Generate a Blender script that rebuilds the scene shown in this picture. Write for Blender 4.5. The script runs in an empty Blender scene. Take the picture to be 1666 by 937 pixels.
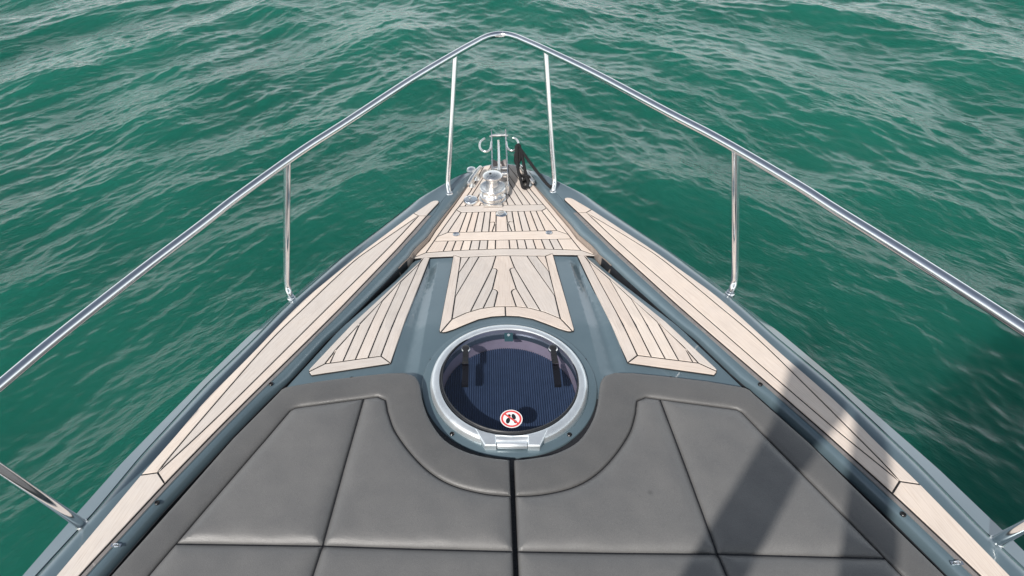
import bpy, bmesh, math, random
import numpy as np
from mathutils import Vector, Matrix
from mathutils.geometry import delaunay_2d_cdt, tessellate_polygon

random.seed(7)
rng = np.random.default_rng(7)
scene = bpy.context.scene
COL = scene.collection
R = math.radians

# ------------------------------------------------------------------ camera
CAM_POS = Vector((-0.0670, 0.0, 1.9224))
PITCH, YAW, ROLL = 0.702725, 0.103549, -0.079483
fw = Vector((-math.sin(YAW) * math.cos(PITCH), math.cos(YAW) * math.cos(PITCH), -math.sin(PITCH)))
ri = Vector((math.cos(YAW), math.sin(YAW), 0))
up = ri.cross(fw)
ri2 = math.cos(ROLL) * ri + math.sin(ROLL) * up
up2 = -math.sin(ROLL) * ri + math.cos(ROLL) * up
cam = bpy.data.cameras.new('camera')
cam_o = bpy.data.objects.new('camera', cam)
COL.objects.link(cam_o)
cam_o.matrix_world = Matrix(((ri2.x, up2.x, -fw.x, CAM_POS.x), (ri2.y, up2.y, -fw.y, CAM_POS.y),
                             (ri2.z, up2.z, -fw.z, CAM_POS.z), (0, 0, 0, 1)))
cam.sensor_width = 36.0
cam.lens = 36.0 * 1050 / 1666
cam.shift_x = 119.8 / 1666
cam.shift_y = -14.96 / 1666
cam.clip_start = 0.05
cam.clip_end = 6000
scene.camera = cam_o

# ------------------------------------------------------------------ light
SUN_AZ, SUN_EL = R(60), R(43.5)           # heading of the light in plan (from +X towards +Y), height
light_dir = Vector((math.cos(SUN_AZ) * math.cos(SUN_EL), math.sin(SUN_AZ) * math.cos(SUN_EL), -math.sin(SUN_EL)))
sun = bpy.data.lights.new('sun', 'SUN')
sun.energy = 4.6
sun.angle = R(0.55)
sun.color = (1.0, 0.95, 0.89)
sun_o = bpy.data.objects.new('sun', sun)
COL.objects.link(sun_o)
sun_o.rotation_euler = light_dir.to_track_quat('-Z', 'Y').to_euler()

world = bpy.data.worlds.new('World')
scene.world = world
world.use_nodes = True
wn = world.node_tree
bg = wn.nodes['Background']
sky = wn.nodes.new('ShaderNodeTexSky')
sky.sky_type = 'NISHITA'
sky.sun_disc = False
sky.sun_elevation = SUN_EL
sky.sun_rotation = math.atan2(-light_dir.x, -light_dir.y)
sky.air_density = 1.0
sky.dust_density = 1.5
sky.ozone_density = 1.0
SKY_STRENGTH = 0.07
bg.inputs['Strength'].default_value = SKY_STRENGTH
# thin pale haze, the same in every direction, thickest at the horizon
wtc = wn.nodes.new('ShaderNodeTexCoord')
wsep = wn.nodes.new('ShaderNodeSeparateXYZ')
wn.links.new(wtc.outputs['Generated'], wsep.inputs[0])
wr = wn.nodes.new('ShaderNodeValToRGB')
wr.color_ramp.interpolation = 'B_SPLINE'
HAZE = [(0.0, 2.6), (0.12, 2.35), (0.3, 1.15), (0.5, 0.32), (0.75, 0.12), (1.0, 0.07)]
while len(wr.color_ramp.elements) < len(HAZE):
    wr.color_ramp.elements.new(0.5)
for k, (p, c) in enumerate(HAZE):
    wr.color_ramp.elements[k].position = p
    wr.color_ramp.elements[k].color = (c * 0.95, c, c * 0.97, 1)
wn.links.new(wsep.outputs['Z'], wr.inputs[0])
wsc = wn.nodes.new('ShaderNodeVectorMath')
wsc.operation = 'SCALE'
wsc.inputs['Scale'].default_value = 1.0 / SKY_STRENGTH
wn.links.new(wr.outputs[0], wsc.inputs[0])
wadd = wn.nodes.new('ShaderNodeVectorMath')
wadd.operation = 'ADD'
wn.links.new(sky.outputs[0], wadd.inputs[0])
wn.links.new(wsc.outputs[0], wadd.inputs[1])
wn.links.new(wadd.outputs[0], bg.inputs[0])

scene.view_settings.view_transform = 'Standard'
scene.view_settings.look = 'None'
scene.view_settings.exposure = 0.0
scene.view_settings.gamma = 1.0
scene.render.engine = 'CYCLES'
scene.cycles.max_bounces = 10
scene.cycles.transparent_max_bounces = 8
scene.cycles.sample_clamp_indirect = 4.0

# ------------------------------------------------------------------ materials
MATS = {}


def new_mat(name):
    m = bpy.data.materials.new(name)
    m.use_nodes = True
    MATS[name] = m
    return m, m.node_tree, m.node_tree.nodes['Principled BSDF']


def node(nt, kind, **kw):
    n = nt.nodes.new(kind)
    for k, v in kw.items():
        if k in n.inputs.keys():
            n.inputs[k].default_value = v
        else:
            setattr(n, k, v)
    return n


def ramp(nt, src, stops):
    n = nt.nodes.new('ShaderNodeValToRGB')
    e = n.color_ramp.elements
    while len(e) < len(stops):
        e.new(0.5)
    for k, (p, c) in enumerate(stops):
        e[k].position = p
        e[k].color = c if len(c) == 4 else (*c, 1)
    nt.links.new(src, n.inputs[0])
    return n


def noise(nt, scale, detail=4, rough=0.55, vec=None, map_scale=None, coord='Object'):
    tc = nt.nodes.new('ShaderNodeTexCoord')
    out = vec or tc.outputs[coord]
    if map_scale:
        mp = nt.nodes.new('ShaderNodeMapping')
        mp.inputs['Scale'].default_value = map_scale
        nt.links.new(out, mp.inputs[0])
        out = mp.outputs[0]
    n = node(nt, 'ShaderNodeTexNoise', Scale=scale, Detail=detail, Roughness=rough)
    nt.links.new(out, n.inputs['Vector'])
    return n


def bump(nt, bsdf, height, strength, dist, prev=None):
    b = node(nt, 'ShaderNodeBump', Strength=strength, Distance=dist)
    nt.links.new(height, b.inputs['Height'])
    if prev:
        nt.links.new(prev.outputs[0], b.inputs['Normal'])
    nt.links.new(b.outputs[0], bsdf.inputs['Normal'])
    return b


def plain(name, color, rough=0.5, metal=0.0, coat=0.0, var=0.0, var_scale=30, bump_s=0.0, bump_scale=400):
    m, nt, b = new_mat(name)
    b.inputs['Base Color'].default_value = (*color, 1)
    b.inputs['Roughness'].default_value = rough
    b.inputs['Metallic'].default_value = metal
    b.inputs['Coat Weight'].default_value = coat
    b.inputs['Coat Roughness'].default_value = 0.04
    n = noise(nt, var_scale, 6, 0.6)
    lo = tuple(c * (1 - var) for c in color)
    hi = tuple(min(1, c * (1 + var)) for c in color)
    r = ramp(nt, n.outputs[0], [(0.3, lo), (0.7, hi)])
    nt.links.new(r.outputs[0], b.inputs['Base Color'])
    rr = ramp(nt, n.outputs[0], [(0.35, (rough * 0.75,) * 3), (0.7, (min(1, rough * 1.3),) * 3)])
    nt.links.new(rr.outputs[0], b.inputs['Roughness'])
    if bump_s:
        n2 = noise(nt, bump_scale, 3)
        bump(nt, b, n2.outputs[0], bump_s, 0.002)
    return m


def make_gelcoat():
    m, nt, b = new_mat('gelcoat')
    n = noise(nt, 5, 5, 0.6)
    r = ramp(nt, n.outputs[0], [(0.3, (0.103, 0.152, 0.180)), (0.7, (0.120, 0.172, 0.200))])
    nt.links.new(r.outputs[0], b.inputs['Base Color'])
    b.inputs['Metallic'].default_value = 0.25
    b.inputs['Roughness'].default_value = 0.32
    b.inputs['Coat Weight'].default_value = 1.0
    n2 = noise(nt, 60, 6, 0.7)
    rr = ramp(nt, n2.outputs[0], [(0.4, (0.015,) * 3), (0.75, (0.07,) * 3)])
    nt.links.new(rr.outputs[0], b.inputs['Coat Roughness'])
    n3 = noise(nt, 3.5, 2, 0.5)
    bump(nt, b, n3.outputs[0], 0.05, 0.012)
    return m


def make_teak():
    m, nt, b = new_mat('teak')
    uv = nt.nodes.new('ShaderNodeTexCoord').outputs['UV']
    oi = nt.nodes.new('ShaderNodeObjectInfo')
    grain = noise(nt, 1.0, 8, 0.65, vec=uv, map_scale=(9, 260, 1))
    fine = noise(nt, 1.0, 3, 0.6, vec=uv, map_scale=(60, 1400, 1))
    blotch = noise(nt, 14, 5, 0.6)
    g = ramp(nt, grain.outputs[0], [(0.25, (0.52, 0.445, 0.385)), (0.5, (0.62, 0.562, 0.510)), (0.75, (0.69, 0.64, 0.59))])
    tint = ramp(nt, oi.outputs['Random'], [(0.0, (0.86, 0.865, 0.875)), (0.35, (0.95, 0.94, 0.94)), (0.7, (1.0, 0.94, 0.90)), (1.0, (1.08, 1.05, 1.02))])
    mx = node(nt, 'ShaderNodeMix', data_type='RGBA', blend_type='MULTIPLY')
    mx.inputs[0].default_value = 1
    nt.links.new(g.outputs[0], mx.inputs[6])
    nt.links.new(tint.outputs[0], mx.inputs[7])
    bl = ramp(nt, blotch.outputs[0], [(0.3, (0.94, 0.945, 0.955)), (0.6, (1.0, 1.0, 1.0)), (0.8, (1.02, 1.0, 0.98))])
    mx2 = node(nt, 'ShaderNodeMix', data_type='RGBA', blend_type='MULTIPLY')
    mx2.inputs[0].default_value = 1
    nt.links.new(mx.outputs[2], mx2.inputs[6])
    nt.links.new(bl.outputs[0], mx2.inputs[7])
    nt.links.new(mx2.outputs[2], b.inputs['Base Color'])
    b.inputs['Roughness'].default_value = 0.62
    b.inputs['Specular IOR Level'].default_value = 0.35
    b1 = bump(nt, b, grain.outputs[0], 0.25, 0.0012)
    bump(nt, b, fine.outputs[0], 0.2, 0.0006, b1)
    return m


def make_vinyl(name='cushion_fabric', k=1.0):
    m, nt, b = new_mat(name)
    kk = lambda c: tuple(q * k for q in c)
    n = noise(nt, 7, 6, 0.62)
    r = ramp(nt, n.outputs[0], [(0.28, kk((0.126, 0.126, 0.127))), (0.55, kk((0.142, 0.141, 0.140))), (0.8, kk((0.155, 0.153, 0.151)))])
    sp = noise(nt, 900, 2, 0.5)
    r2 = ramp(nt, sp.outputs[0], [(0.3, (0.72,) * 3), (0.72, (1.25,) * 3)])
    mx = node(nt, 'ShaderNodeMix', data_type='RGBA', blend_type='MULTIPLY')
    mx.inputs[0].default_value = 1
    nt.links.new(r.outputs[0], mx.inputs[6])
    nt.links.new(r2.outputs[0], mx.inputs[7])
    # one small round damp stain on the starboard pad and a few faint rubbed marks
    tc = nt.nodes.new('ShaderNodeTexCoord')
    vd = node(nt, 'ShaderNodeVectorMath', operation='DISTANCE')
    nt.links.new(tc.outputs['Object'], vd.inputs[0])
    vd.inputs[1].default_value = (0.426, 1.132, 0.062)
    st = ramp(nt, vd.outputs['Value'], [(0.006, (0.62,) * 3), (0.013, (1, 1, 1))])
    mx2 = node(nt, 'ShaderNodeMix', data_type='RGBA', blend_type='MULTIPLY')
    mx2.inputs[0].default_value = 1
    nt.links.new(mx.outputs[2], mx2.inputs[6])
    nt.links.new(st.outputs[0], mx2.inputs[7])
    nt.links.new(mx2.outputs[2], b.inputs['Base Color'])
    rr = ramp(nt, n.outputs[0], [(0.35, (0.36,) * 3), (0.65, (0.46,) * 3)])
    nt.links.new(rr.outputs[0], b.inputs['Roughness'])
    b.inputs['Specular IOR Level'].default_value = 0.5
    vor = node(nt, 'ShaderNodeTexVoronoi', Scale=420)
    nt.links.new(tc.outputs['Object'], vor.inputs['Vector'])
    b1 = bump(nt, b, vor.outputs['Distance'], 0.35, 0.0012)
    wr = noise(nt, 11, 4, 0.55, map_scale=(1, 1.6, 1))
    bump(nt, b, wr.outputs[0], 0.10, 0.014, b1)
    return m


def make_glass():
    m, nt, b = new_mat('tinted_glass')
    nt.nodes.remove(b)
    out = nt.nodes['Material Output']
    tr = node(nt, 'ShaderNodeBsdfTransparent')
    tr.inputs[0].default_value = (0.56, 0.55, 0.61, 1)
    gl = node(nt, 'ShaderNodeBsdfGlossy')
    gl.inputs['Roughness'].default_value = 0.02
    fr = node(nt, 'ShaderNodeFresnel', IOR=1.5)
    mix = nt.nodes.new('ShaderNodeMixShader')
    # thin sheet: the underside must not act as the inside of a solid block
    geo = nt.nodes.new('ShaderNodeNewGeometry')
    inv = node(nt, 'ShaderNodeMath', operation='SUBTRACT')
    inv.inputs[0].default_value = 1.0
    nt.links.new(geo.outputs['Backfacing'], inv.inputs[1])
    ml = node(nt, 'ShaderNodeMath', operation='MULTIPLY')
    nt.links.new(fr.outputs[0], ml.inputs[0])
    nt.links.new(inv.outputs[0], ml.inputs[1])
    nt.links.new(ml.outputs[0], mix.inputs[0])
    nt.links.new(tr.outputs[0], mix.inputs[1])
    nt.links.new(gl.outputs[0], mix.inputs[2])
    nt.links.new(mix.outputs[0], out.inputs[0])
    return m


def make_steel(name='steel', rough=0.13, col=(0.80, 0.81, 0.82)):
    m, nt, b = new_mat(name)
    b.inputs['Metallic'].default_value = 1.0
    n = noise(nt, 25, 6, 0.7)
    r = ramp(nt, n.outputs[0], [(0.3, tuple(c * 0.9 for c in col)), (0.7, col)])
    nt.links.new(r.outputs[0], b.inputs['Base Color'])
    rr = ramp(nt, n.outputs[0], [(0.35, (rough * 0.6,) * 3), (0.75, (rough * 1.7,) * 3)])
    nt.links.new(rr.outputs[0], b.inputs['Roughness'])
    return m


def make_sea():
    m, nt, b = new_mat('sea_water')
    n = noise(nt, 0.35, 3, 0.5)
    r = ramp(nt, n.outputs[0], [(0.3, (0.0062, 0.084, 0.060)), (0.7, (0.0115, 0.114, 0.082))])
    nt.links.new(r.outputs[0], b.inputs['Base Color'])
    b.inputs['Roughness'].default_value = 0.015
    b.inputs['IOR'].default_value = 1.333
    b.subsurface_method = 'RANDOM_WALK'
    b.inputs['Subsurface Weight'].default_value = 1.0
    b.inputs['Subsurface Radius'].default_value = (0.5, 1.0, 0.9)
    b.inputs['Subsurface Scale'].default_value = 10.0
    # fine capillary ripple: elongated along the crests of the two wave trains, blended from port to starboard
    tc = nt.nodes.new('ShaderNodeTexCoord')
    sep = nt.nodes.new('ShaderNodeSeparateXYZ')
    nt.links.new(tc.outputs['Object'], sep.inputs[0])
    mr = node(nt, 'ShaderNodeMapRange')
    mr.inputs['From Min'].default_value = -3.0
    mr.inputs['From Max'].default_value = 2.5
    nt.links.new(sep.outputs['X'], mr.inputs['Value'])

    def ripple(scale, ang, det):
        vr = node(nt, 'ShaderNodeVectorRotate', rotation_type='Z_AXIS')
        vr.inputs['Angle'].default_value = R(ang)
        nt.links.new(tc.outputs['Object'], vr.inputs['Vector'])
        return noise(nt, scale, det, 0.6, vec=vr.outputs[0], map_scale=(0.38, 1.0, 1.0))

    gust = ramp(nt, noise(nt, 0.55, 2, 0.5, map_scale=(1, 1, 1)).outputs[0], [(0.40, (0.22,) * 3), (0.62, (1.2,) * 3)])
    prev = None
    for scale, det, dist in ((6.5, 4, 0.036), (17, 3, 0.0120), (42, 2, 0.0028)):
        mx = node(nt, 'ShaderNodeMix', data_type='FLOAT')
        nt.links.new(mr.outputs[0], mx.inputs[0])
        nt.links.new(ripple(scale, -40, det).outputs[0], mx.inputs[2])
        nt.links.new(ripple(scale, 52, det).outputs[0], mx.inputs[3])
        ml = node(nt, 'ShaderNodeMath', operation='MULTIPLY')
        nt.links.new(mx.outputs[0], ml.inputs[0])
        nt.links.new(gust.outputs[0], ml.inputs[1])
        prev = bump(nt, b, ml.outputs[0], 0.66, dist, prev)
    return m


GEL = make_gelcoat()
TEAK = make_teak()
VINYL = make_vinyl(k=0.95)
VINYL_DARK = make_vinyl('bolster_fabric', 0.75)
GLASS = make_glass()
STEEL = make_steel('steel', 0.11, (0.86, 0.87, 0.88))
STEEL2 = make_steel('worn_steel', 0.27, (0.90, 0.88, 0.85))
ALU = plain('satin_aluminium', (0.80, 0.84, 0.86), 0.36, metal=0.75, var=0.03, var_scale=12)
SEA = make_sea()
TAUPE = plain('taupe_lining', (0.27, 0.225, 0.195), 0.28, coat=0.5, var=0.12, var_scale=9)
STRIP = plain('grey_sealing_strip', (0.20, 0.185, 0.18), 0.3, coat=0.4, var=0.08)
CAULK = plain('black_caulk', (0.012, 0.012, 0.013), 0.6, bump_s=0.2)
DARK = plain('gutter_black', (0.016, 0.018, 0.022), 0.55, var=0.2)
RUBBER = plain('rubber_seal', (0.02, 0.022, 0.026), 0.45)
BLACK = plain('black_plastic', (0.018, 0.018, 0.02), 0.3)
HOLE = plain('snap_socket', (0.035, 0.035, 0.037), 0.35, metal=0.6)
BLIND = plain('pleated_blind', (0.085, 0.150, 0.245), 0.7, var=0.1)
WELL = plain('hatch_lining', (0.54, 0.50, 0.56), 0.5, var=0.05)
ROPE = plain('black_rope', (0.007, 0.007, 0.008), 0.9, var=0.3, var_scale=300, bump_s=0.6, bump_scale=700)
WHITE_PRINT = plain('sticker_white', (0.78, 0.77, 0.76), 0.4)
RED_PRINT = plain('sticker_red', (0.62, 0.06, 0.06), 0.4)
WHITE_GEL = plain('white_gelcoat', (0.72, 0.72, 0.71), 0.25, coat=0.6)
GREY_ROLLER = plain('roller_rubber', (0.22, 0.20, 0.20), 0.5)

# ------------------------------------------------------------------ helpers


def mesh_obj(name, verts, faces, mat, parent=None, smooth=False, uv=None):
    me = bpy.data.meshes.new(name)
    me.from_pydata([tuple(v) for v in verts], [], faces)
    me.materials.append(mat)
    if smooth:
        me.shade_smooth()
    if uv is not None:
        l = me.uv_layers.new(name='UVMap')
        idx = np.zeros(len(me.loops), dtype=np.int32)
        me.loops.foreach_get('vertex_index', idx)
        l.data.foreach_set('uv', np.asarray(uv, dtype=np.float32)[idx].ravel())
    me.update()
    o = bpy.data.objects.new(name, me)
    COL.objects.link(o)
    if parent:
        o.parent = parent
        # parts are modelled in boat coordinates
        o.matrix_parent_inverse = Matrix.Translation(-Vector(parent_origin(parent)))
    return o


def parent_origin(p):
    v = Vector((0, 0, 0))
    while p:
        v += Vector(p.location)
        if p.parent:
            v += p.matrix_parent_inverse.translation
        p = p.parent
    return v


def smooth_by_angle(o, ang=35):
    me = o.data
    me.shade_smooth()
    bm = bmesh.new()
    bm.from_mesh(me)
    for e in bm.edges:
        if len(e.link_faces) == 2 and e.calc_face_angle(0) > R(ang):
            e.smooth = False
    bm.to_mesh(me)
    bm.free()
    return o


def thing(name, loc, label, cat, group=None):
    o = bpy.data.objects.new(name, None)
    o.location = loc
    o.empty_display_size = 0.1
    COL.objects.link(o)
    o['label'] = label
    o['category'] = cat
    if group:
        o['group'] = group
    return o


class MB:
    """collects verts and faces of one mesh"""

    def __init__(s):
        s.v, s.f = [], []

    def add(s, v, f):
        k = len(s.v)
        s.v += [tuple(p) for p in v]
        s.f += [tuple(i + k for i in q) for q in f]
        return s

    def box(s, c, size, rot=None):
        x, y, z = (q / 2 for q in size)
        pts = [Vector(p) for p in ((-x, -y, -z), (x, -y, -z), (x, y, -z), (-x, y, -z), (-x, -y, z), (x, -y, z), (x, y, z), (-x, y, z))]
        if rot:
            pts = [rot @ p for p in pts]
        c = Vector(c)
        return s.add([p + c for p in pts], [(3, 2, 1, 0), (4, 5, 6, 7), (0, 1, 5, 4), (1, 2, 6, 5), (2, 3, 7, 6), (3, 0, 4, 7)])

    def tube(s, path, rad, n=12, cap=True):
        path = [Vector(p) for p in path]
        if not hasattr(rad, '__len__'):
            rad = [rad] * len(path)
        t0 = (path[1] - path[0]).normalized()
        a = Vector((0, 0, 1)) if abs(t0.z) < 0.9 else Vector((1, 0, 0))
        u = t0.cross(a).normalized()
        v, f = [], []
        prev = t0
        for i, p in enumerate(path):
            t = (path[min(i + 1, len(path) - 1)] - path[max(i - 1, 0)]).normalized()
            q = prev.rotation_difference(t)
            u = (q @ u)
            u = (u - t * u.dot(t)).normalized()
            w = t.cross(u)
            prev = t
            for k in range(n):
                an = 2 * math.pi * k / n
                v.append(p + (u * math.cos(an) + w * math.sin(an)) * rad[i])
        for i in range(len(path) - 1):
            for k in range(n):
                f.append((i * n + k, i * n + (k + 1) % n, (i + 1) * n + (k + 1) % n, (i + 1) * n + k))
        if cap:
            f.append(tuple(range(n))[::-1])
            f.append(tuple(range((len(path) - 1) * n, len(path) * n)))
        return s.add(v, f)

    def lathe(s, prof, c, n=32, axis='Z', cap=True):
        v, f = [], []
        for r, z in prof:
            for k in range(n):
                a = 2 * math.pi * k / n
                p = (r * math.cos(a), r * math.sin(a), z)
                if axis == 'X':
                    p = (p[2], p[0], p[1])
                elif axis == 'Y':
                    p = (p[1], p[2], p[0])
                v.append((p[0] + c[0], p[1] + c[1], p[2] + c[2]))
        for i in range(len(prof) - 1):
            for k in range(n):
                f.append((i * n + k, i * n + (k + 1) % n, (i + 1) * n + (k + 1) % n, (i + 1) * n + k))
        if cap and prof[0][0] > 1e-5:
            f.append(tuple(range(n))[::-1])
        if cap and prof[-1][0] > 1e-5:
            f.append(tuple(range((len(prof) - 1) * n, len(prof) * n)))
        return s.add(v, f)

    def build(s, name, mat, parent=None, smooth=True, ang=40):
        o = mesh_obj(name, s.v, s.f, mat, parent)
        bm = bmesh.new()
        bm.from_mesh(o.data)
        bmesh.ops.remove_doubles(bm, verts=bm.verts, dist=1e-5)
        bmesh.ops.recalc_face_normals(bm, faces=bm.faces)
        bm.to_mesh(o.data)
        bm.free()
        if smooth:
            smooth_by_angle(o, ang)
        return o


def catmull(pts, per=8):
    pts = [Vector(p) for p in pts]
    out = []
    for i in range(len(pts) - 1):
        p0, p1, p2, p3 = pts[max(i - 1, 0)], pts[i], pts[i + 1], pts[min(i + 2, len(pts) - 1)]
        for k in range(per):
            t = k / per
            out.append(0.5 * ((2 * p1) + (p2 - p0) * t + (2 * p0 - 5 * p1 + 4 * p2 - p3) * t * t + (3 * p1 - p0 - 3 * p2 + p3) * t ** 3))
    out.append(pts[-1])
    return out


def area(p):
    return 0.5 * sum(p[i - 1][0] * p[i][1] - p[i][0] * p[i - 1][1] for i in range(len(p)))


def ccw(p):
    p = [tuple(q[:2]) for q in p]
    return p if area(p) > 0 else p[::-1]


def clean(p, eps=4e-4):
    out = []
    for q in p:
        if not out or math.dist(q, out[-1]) > eps:
            out.append(q)
    while len(out) > 2 and math.dist(out[0], out[-1]) < eps:
        out.pop()
    return out


def inset(p, d):
    """mitred inward offset of a counter-clockwise polygon"""
    n = len(p)
    out = []
    for i in range(n):
        a, b, c = p[i - 1], p[i], p[(i + 1) % n]
        e1 = Vector((b[0] - a[0], b[1] - a[1])).normalized()
        e2 = Vector((c[0] - b[0], c[1] - b[1])).normalized()
        n1, n2 = Vector((-e1.y, e1.x)), Vector((-e2.y, e2.x))
        m = n1 + n2
        k = max(0.25, 1 + n1.dot(n2))
        out.append((b[0] + m.x * d / k, b[1] + m.y * d / k))
    return out


def inside(pt, p):
    x, y = pt
    r = False
    for i in range(len(p)):
        (x1, y1), (x2, y2) = p[i - 1], p[i]
        if (y1 > y) != (y2 > y) and x < (x2 - x1) * (y - y1) / (y2 - y1) + x1:
            r = not r
    return r


def dens(line, step):
    out = []
    for a, b in zip(line[:-1], line[1:]):
        n = max(1, int(math.dist(a, b) / step))
        out += [(a[0] + (b[0] - a[0]) * k / n, a[1] + (b[1] - a[1]) * k / n) for k in range(n)]
    return out + [tuple(line[-1])]


def dens_poly(p, step):
    return dens(list(p) + [p[0]], step)[:-1]


def extend(line, d=0.004):
    a, b = Vector(line[0]), Vector(line[1])
    c, e = Vector(line[-1]), Vector(line[-2])
    s = a + (a - b).normalized() * d
    t = c + (c - e).normalized() * d
    return [tuple(s)] + [tuple(q) for q in line] + [tuple(t)]


def split_one(p, line):
    """cut polygon p along a polyline wherever the line enters and leaves it"""
    hits = []
    for i in range(len(line) - 1):
        ax, ay = line[i]
        bx, by = line[i + 1]
        for j in range(len(p)):
            cx, cy = p[j]
            dx, dy = p[(j + 1) % len(p)]
            den = (bx - ax) * (dy - cy) - (by - ay) * (dx - cx)
            if abs(den) < 1e-14:
                continue
            t = ((cx - ax) * (dy - cy) - (cy - ay) * (dx - cx)) / den
            u = ((cx - ax) * (by - ay) - (cy - ay) * (bx - ax)) / den
            if 0 <= t < 1 and 0 <= u < 1:
                hits.append((i + t, j, u, (ax + (bx - ax) * t, ay + (by - ay) * t)))
    hits.sort()
    for (t1, j1, u1, p1), (t2, j2, u2, p2) in zip(hits[:-1], hits[1:]):
        if t2 - t1 < 1e-6:
            continue
        mid = [line[k] for k in range(math.floor(t1) + 1, math.floor(t2) + 1) if t1 < k < t2]
        chain = [p1] + mid + [p2]
        a, b = chain[0], chain[1]
        m = ((a[0] + b[0]) / 2, (a[1] + b[1]) / 2)
        if not inside(m, p):
            continue
        if j1 == j2 and math.dist(p1, p2) < 1e-3:
            continue

        def walk(ja, jb, ua, ub):
            out, k = [], ja
            if ja == jb and ub >= ua:
                return out
            while True:
                k = (k + 1) % len(p)
                out.append(p[k])
                if k == jb:
                    return out
        A = clean(chain + walk(j2, j1, u2, u1), 1e-4)
        B = clean(chain[::-1] + walk(j1, j2, u1, u2), 1e-4)
        rest = [p2] + [line[k] for k in range(math.floor(t2) + 1, len(line))]
        if len(rest) > 1 and math.dist(rest[0], rest[-1]) > 0.01:
            q = Vector(rest[1]) - Vector(rest[0])
            rest[0] = tuple(Vector(rest[0]) + q * 1e-3)
            return split_one(A, rest) + split_one(B, rest) if len(A) > 2 and len(B) > 2 else [p]
        return [A, B]
    return [p]


def split_all(p, lines):
    polys = [ccw(p)]
    for l in lines:
        l = extend([tuple(q) for q in l])
        nxt = []
        for q in polys:
            nxt += [ccw(z) for z in split_one(q, l) if len(z) > 2]
        polys = nxt
    return polys


def tri_fill(pts, n_outline):
    """triangulate: the first n_outline points are the border"""
    v2 = [Vector(q) for q in pts]
    res = delaunay_2d_cdt(v2, [], [tuple(range(n_outline))], 1, 1e-6)
    return [tuple(q) for q in res[0]], [tuple(f) for f in res[2]]


def grid_in(p, step, margin):
    xs = [q[0] for q in p]
    ys = [q[1] for q in p]
    P = np.array(p)
    gx, gy = np.meshgrid(np.arange(min(xs), max(xs), step), np.arange(min(ys), max(ys), step))
    gx = gx + (np.arange(gx.shape[0])[:, None] % 2) * step / 2
    g = np.c_[gx.ravel(), gy.ravel()]
    ins = np.zeros(len(g), bool)
    for i in range(len(P)):
        x1, y1 = P[i - 1]
        x2, y2 = P[i]
        if y1 != y2:
            c = ((y1 > g[:, 1]) != (y2 > g[:, 1])) & (g[:, 0] < (x2 - x1) * (g[:, 1] - y1) / (y2 - y1) + x1)
            ins ^= c
    g = g[ins]
    return g[border_dist(g, P) > margin] if len(g) else g


def border_dist(g, P):
    d = np.full(len(g), 1e9)
    for i in range(len(P)):
        a, b = P[i - 1], P[i]
        ab = b - a
        t = np.clip(((g - a) @ ab) / max(ab @ ab, 1e-12), 0, 1)
        d = np.minimum(d, np.linalg.norm(g - (a + t[:, None] * ab), axis=1))
    return d


def slab(name, p, zf, top, bot, mat, parent, cham=0.0012, uv=False):
    """a thin board: polygon outline, top following zf(x, y) + top, small chamfer, skirt down to zf + bot"""
    p = clean(ccw(p))
    rings = [(p, bot), (p, top - cham), (inset(p, cham), top)]
    v, f, n = [], [], len(p)
    for q, dz in rings:
        v += [(x, y, zf(x, y) + dz) for x, y in q]
    for k in range(2):
        for i in range(n):
            j = (i + 1) % n
            f.append((k * n + i, k * n + j, (k + 1) * n + j, (k + 1) * n + i))
    q = rings[2][0]
    ys = [y for x, y in q]
    extra = []
    if max(ys) - min(ys) > 0.10:
        extra = [tuple(e) for e in grid_in(q, 0.045, 0.006)]
    v2, tris = tri_fill(list(q) + extra, n)
    off = len(v)
    v += [(x, y, zf(x, y) + top) for x, y in v2]
    f += [tuple(off + i for i in t) for t in tris]
    uvs = None
    if uv:
        P = np.array(p)
        c = P.mean(0)
        # long axis of the board from its longest edge
        e = max(((np.array(p[i]) - np.array(p[i - 1])) for i in range(n)), key=lambda q: q @ q) if n < 9 else np.linalg.svd(P - c)[2][0]
        e = e / np.linalg.norm(e)
        V = np.array(v)[:, :2] - c
        off = np.array([random.uniform(0, 20), random.uniform(0, 20)])
        uvs = np.c_[V @ e, V @ np.array([-e[1], e[0]])] + off
    return mesh_obj(name, v, f, mat, parent, uv=uvs)


mir = lambda l: [(-q[0], *q[1:]) for q in l]

# ------------------------------------------------------------------ sea
SEA_Z = -1.60


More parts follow.
